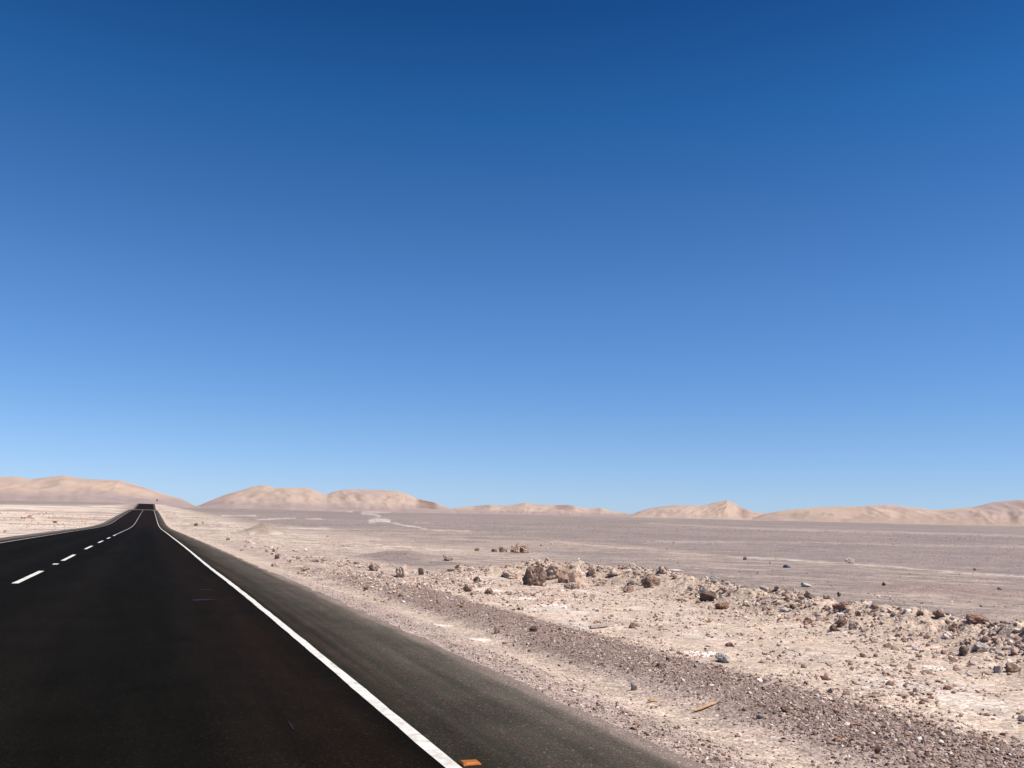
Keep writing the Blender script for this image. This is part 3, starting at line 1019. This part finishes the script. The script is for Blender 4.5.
# ---- repeats: blocks too alike to tell apart
protos = {}
for kd in ('tan', 'brown', 'red', 'pale'):
    protos[kd] = []
    for q in range(5):
        me, hg = rock_mesh(900 + q * 7 + len(protos) * 100, 3, 6 + q, (1, .8, .7), .22)
        me.materials.append(M_ROCKS[kd])
        protos[kd].append((me, hg))


def scatter(count, sampler, size_fn, wts, label, group, name='rock', tight=1.0):
    n_ = 0
    tries = 0
    kinds = ['tan', 'brown', 'red', 'pale']
    while n_ < count and tries < count * 60:
        tries += 1
        x, y = sampler()
        w = size_fn(x, y)
        if any(math.hypot(x - a, y - b) < (c + w * .45) * tight for a, b, c in taken):
            continue
        kd = random.choices(kinds, wts)[0]
        me, hg = random.choice(protos[kd])
        z = float(ground_h(np.array([x]), np.array([y]))[0])
        o = bpy.data.objects.new(name, me)
        COL.objects.link(o)
        o.scale = (w, w * random.uniform(.8, 1.1), w * random.uniform(.75, 1.15))
        o.rotation_euler = (random.uniform(-.35, .35), random.uniform(-.35, .35), random.uniform(0, 6.28))
        o.location = (x, y, z - w * .2)
        o['label'] = label
        o['category'] = 'rock'
        o['group'] = group
        taken.append((x, y, w * .4))
        n_ += 1


def berm_sampler():
    while True:
        k_ = random.random() ** 1.25 * .66
        L = k_ * BERM_L + .6
        a = 0
        for p, q in zip(BERM[:-1], BERM[1:]):
            l = math.dist(p, q)
            if a + l > L:
                t = (L - a) / l
                x, y = p[0] + (q[0] - p[0]) * t, p[1] + (q[1] - p[1]) * t
                nx, ny = (q[1] - p[1]) / l, -(q[0] - p[0]) / l
                d = random.gauss(0, .55)
                return x + nx * d, y + ny * d
            a += l


scatter(150, berm_sampler, lambda x, y: random.uniform(.09, .15) + random.random() ** 3 * .19, (8, .9, .4, 1.2),
        'one of the many alike hand sized tan clods heaped in the rubble ridge', 'clods heaped in the rubble ridge', tight=.5)


def rubble_sampler():
    s_ = random.uniform(15, 60)
    u_ = random.gauss(4.9, .8) + .01 * (s_ - 15)
    if u_ < 3.7:
        u_ = 3.7 + random.random()
    return tuple(float(v) for v in xy(s_, u_))


scatter(52, rubble_sampler, lambda x, y: random.uniform(.06, .12) + random.random() ** 3 * .15 + .002 * math.hypot(x, y), (6, 2.5, 1, 3),
        'one of the many alike pale stones strewn along the verge where the road dips', 'stones strewn along the verge')


def plain_sampler():
    r_ = math.exp(random.uniform(math.log(22), math.log(110)))
    a_ = math.radians(random.uniform(-16, 31))
    return r_ * math.sin(a_), r_ * math.cos(a_)


scatter(20, plain_sampler, lambda x, y: .06 + .0028 * math.hypot(x, y) * random.uniform(.6, 1.3), (4, 4, 1, 2),
        'one of the alike small rocks dotted over the open plain beyond the ridge', 'rocks dotted over the plain')

# ------------------------------------------------------------------ small litter
def prism(name, outline, thick, mat, parent=None):
    n = len(outline)
    v = [(a, b, 0) for a, b in outline] + [(a * .96, b * .96, thick) for a, b in outline]
    f = [list(range(n))[::-1], list(range(n, 2 * n))] + [[i, (i + 1) % n, (i + 1) % n + n, i + n] for i in range(n)]
    me = bpy.data.meshes.new(name)
    me.from_pydata(v, [], f)
    return link(name, me, mat, parent)


def bevel(o, w=.002, seg=2):
    b = o.modifiers.new('bevel', 'BEVEL')
    b.width = w
    b.segments = seg
    b.limit_method = 'ANGLE'


M_AMBER = plain_mat('amber_plastic', (.30, .105, .015), .6, .2)
M_AMBERD = plain_mat('amber_reflector', (.36, .095, .012), .5, .3)
M_WOOD = plain_mat('weathered_orange_wood', (.50, .30, .15), .8, .2, .25)
M_WOODG = plain_mat('grey_weathered_wood', (.34, .28, .24), .9, .1, .25)

# amber road stud beside the edge line
x, y, t = at(470, 764.5, lambda a, b: pave_z(*su(a, b)))
s0, u0 = su(x, y)
stud = bpy.data.objects.new('road_stud', None)
COL.objects.link(stud)
stud.location = (x, y, float(pave_z(s0, u0)) + .003)
stud.rotation_euler = (0, 0, -TH)
stud.scale = (.88, .88, .8)
stud['label'] = 'amber road stud on the shoulder right beside the white edge line'
stud['category'] = 'road stud'
body_v = [(-.058, -.05, 0), (.058, -.05, 0), (.058, .05, 0), (-.058, .05, 0), (-.048, -.026, .015), (.048, -.026, .015), (.048, .026, .015), (-.048, .026, .019)]
body_f = [(3, 2, 1, 0), (4, 5, 6, 7), (0, 1, 5, 4), (1, 2, 6, 5), (2, 3, 7, 6), (3, 0, 4, 7)]
me = bpy.data.meshes.new('housing')
me.from_pydata(body_v, [], body_f)
b = link('housing', me, M_AMBER, stud)
bevel(b, .004, 3)
me = bpy.data.meshes.new('reflector')
sl = [(-.040, -.0475, .0045), (.040, -.0475, .0045), (.036, -.0300, .0146), (-.036, -.0300, .0185)]
me.from_pydata(sl + [(a, b_ + .004, c_) for a, b_, c_ in sl], [], [(0, 1, 2, 3), (7, 6, 5, 4), (0, 4, 5, 1), (1, 5, 6, 2), (2, 6, 7, 3), (3, 7, 4, 0)])
link('reflector', me, M_AMBERD, stud)


def splinter(px0, py0, px1, py1, wid, thick, mat, label, name='wood_splinter', group=None):
    x0, y0, _ = at(px0, py0)
    x1, y1, _ = at(px1, py1)
    L = math.hypot(x1 - x0, y1 - y0)
    rd = random.Random(int(px0))
    top = [(-L / 2 + L * i / 6, wid / 2 * rd.uniform(.75, 1.1) * (1 if 0 < i < 6 else .45)) for i in range(7)]
    bot = [(a, -wid / 2 * rd.uniform(.75, 1.1) * (1 if 0 < i < 6 else .45)) for i, (a, _b) in enumerate(top)][::-1]
    o = prism(name, (top + bot)[::-1], thick, mat)
    z0, z1 = [float(v) for v in ground_h(np.array([x0, x1]), np.array([y0, y1]))]
    o.location = ((x0 + x1) / 2, (y0 + y1) / 2, max((z0 + z1) / 2, float(ground_h(np.array([(x0 + x1) / 2]), np.array([(y0 + y1) / 2]))[0])) + .012)
    o.rotation_euler = (0, -math.atan2(z1 - z0, L), math.atan2(y1 - y0, x1 - x0))
    o['label'] = label
    o['category'] = 'splinter'
    if group:
        o['group'] = group
    return o


GW = 'wood scraps lying beside the road'
splinter(694, 713, 717, 705, .024, .008, M_WOOD, 'bright orange wood splinter lying at the inner edge of the dark gravel strip', group=GW)
splinter(763, 689, 778, 682, .03, .012, M_WOODG, 'pale grey wood splinter in the dark gravel beyond the orange one', group=GW)
splinter(590, 629, 609, 627, .07, .03, M_WOODG, 'flat grey brown piece of wood where the sand meets the gravel', group=GW)
splinter(648, 703, 657, 702, .03, .012, M_WOOD, 'short dull orange chip on the dusty track left of the long splinter', group=GW)
splinter(862, 699, 886, 697, .02, .010, M_WOODG, 'thin pale stick on the sand just past the gravel strip', group=GW)
put_rock(878, 756, 7, 7, 'red', 'small orange stone in the dark gravel at the bottom right')

# ------------------------------------------------------------------ signs at the crest
M_POST = plain_mat('galvanised_post', (.30, .30, .31), .5, .5)
M_BACK = plain_mat('dark_sign_back', (.06, .04, .028), .6, .3)
M_YEL = plain_mat('yellow_sign_face', (.65, .38, .05), .5, .3)
M_WHT = plain_mat('white_post', (.45, .40, .37), .6, .3)


def box(name, x0, x1, y0, y1, z0, z1, mat, parent):
    v = [(x0, y0, z0), (x1, y0, z0), (x1, y1, z0), (x0, y1, z0), (x0, y0, z1), (x1, y0, z1), (x1, y1, z1), (x0, y1, z1)]
    f = [(3, 2, 1, 0), (4, 5, 6, 7), (0, 1, 5, 4), (1, 2, 6, 5), (2, 3, 7, 6), (3, 0, 4, 7)]
    me = bpy.data.meshes.new(name)
    me.from_pydata(v, [], f)
    o = link(name, me, mat, parent)
    bevel(o, .008, 2)
    return o


def sign(s, u, h, pw, label, mat_face, diamond=True, name='road_sign', cat='road sign'):
    x, y = xy(s, u)
    z = float(ground_h(np.array([x]), np.array([y]))[0])
    e = bpy.data.objects.new(name, None)
    COL.objects.link(e)
    e.location = (x, y, z - .1)
    e.rotation_euler = (0, 0, -TH)
    e['label'] = label
    e['category'] = cat
    box('post', -.05, .05, -.04, .04, 0, h - (.1 if diamond else 0), M_POST if diamond else M_WHT, e)
    if diamond:
        c = h - pw * .55
        hw = pw * .5
        v = []
        for yy in (-.045, -.065):
            v += [(-hw, yy, c), (0, yy, c - hw), (hw, yy, c), (0, yy, c + hw)]
        me = bpy.data.meshes.new('sign_panel')
        me.from_pydata(v, [], [(0, 1, 2, 3), (7, 6, 5, 4), (0, 4, 5, 1), (1, 5, 6, 2), (2, 6, 7, 3), (3, 7, 4, 0)])
        link('sign_panel', me, mat_face, e)
        me = bpy.data.meshes.new('sign_face')
        q = hw * .9
        v = []
        for yy in (-.068, -.075):
            v += [(-q, yy, c), (0, yy, c - q), (q, yy, c), (0, yy, c + q)]
        me.from_pydata(v, [], [(0, 1, 2, 3), (7, 6, 5, 4), (0, 4, 5, 1), (1, 5, 6, 2), (2, 6, 7, 3), (3, 7, 4, 0)])
        link('sign_face', me, mat_face, e)
    else:
        box('band', -.07, .07, -.06, .06, h - .5, h - .2, M_BACK, e)
    return e


sign(560, 3.75, 3.7, 1.25, 'dark diamond shaped road sign on a post right of the road beyond the crest', M_BACK)
sign(560, -7.5, 3.4, 1.1, 'small pale marker post with a dark band left of the road beyond the crest', M_WHT, False, 'marker_post', 'marker post')

# ------------------------------------------------------------------ light
SUN_AZ, SUN_EL = math.radians(108), math.radians(57)     # azimuth from +Y towards +X
sd = bpy.data.lights.new('sun', 'SUN')
sd.energy = 4.4
sd.angle = math.radians(.53)
sd.color = (1.0, .945, .88)
so = bpy.data.objects.new('sun', sd)
COL.objects.link(so)
v = Vector((math.sin(SUN_AZ) * math.cos(SUN_EL), math.cos(SUN_AZ) * math.cos(SUN_EL), math.sin(SUN_EL)))
so.rotation_euler = v.to_track_quat('Z', 'Y').to_euler()
so.location = v * 50

w = bpy.data.worlds.new('World')
scene.world = w
w.use_nodes = True
nt = w.node_tree
bg = nt.nodes['Background']
sky = nt.nodes.new('ShaderNodeTexSky')
sky.sky_type = 'NISHITA'
sky.sun_disc = False
sky.sun_elevation = SUN_EL
sky.sun_rotation = SUN_AZ
sky.altitude = 1500
sky.air_density = 1.0
sky.dust_density = .3
sky.ozone_density = 1.5
# grade of the clear high-desert sky by elevation above the horizon (deeper blue than the stock sky at this altitude)
tcw = nt.nodes.new('ShaderNodeTexCoord')
sxyz = nt.nodes.new('ShaderNodeSeparateXYZ')
nt.links.new(tcw.outputs['Generated'], sxyz.inputs[0])
ramp = nt.nodes.new('ShaderNodeValToRGB')
TINT = [(0.0, (.405, .560, .95)), (.033, (.415, .545, .845)), (.095, (.405, .555, .79)), (.174, (.360, .565, .82)), (.24, (.325, .56, .825)),
        (.305, (.268, .515, .785)), (.425, (.128, .435, .72)), (.526, (.068, .292, .565)), (1.0, (.06, .24, .5))]
el = ramp.color_ramp.elements
el[0].position, el[0].color = TINT[0][0], (*TINT[0][1], 1)
el[1].position, el[1].color = TINT[-1][0], (*TINT[-1][1], 1)
for ps, cc in TINT[1:-1]:
    e_ = el.new(ps)
    e_.color = (*cc, 1)
nt.links.new(sxyz.outputs['Z'], ramp.inputs['Fac'])
mx = nt.nodes.new('ShaderNodeVectorMath')
mx.operation = 'MULTIPLY'
nt.links.new(sky.outputs[0], mx.inputs[0])
nt.links.new(ramp.outputs['Color'], mx.inputs[1])
nt.links.new(mx.outputs[0], bg.inputs[0])
bg.inputs[1].default_value = .1

vs = scene.view_settings
vs.view_transform = 'Standard'
vs.look = 'None'
vs.exposure = .6
vs.gamma = 1
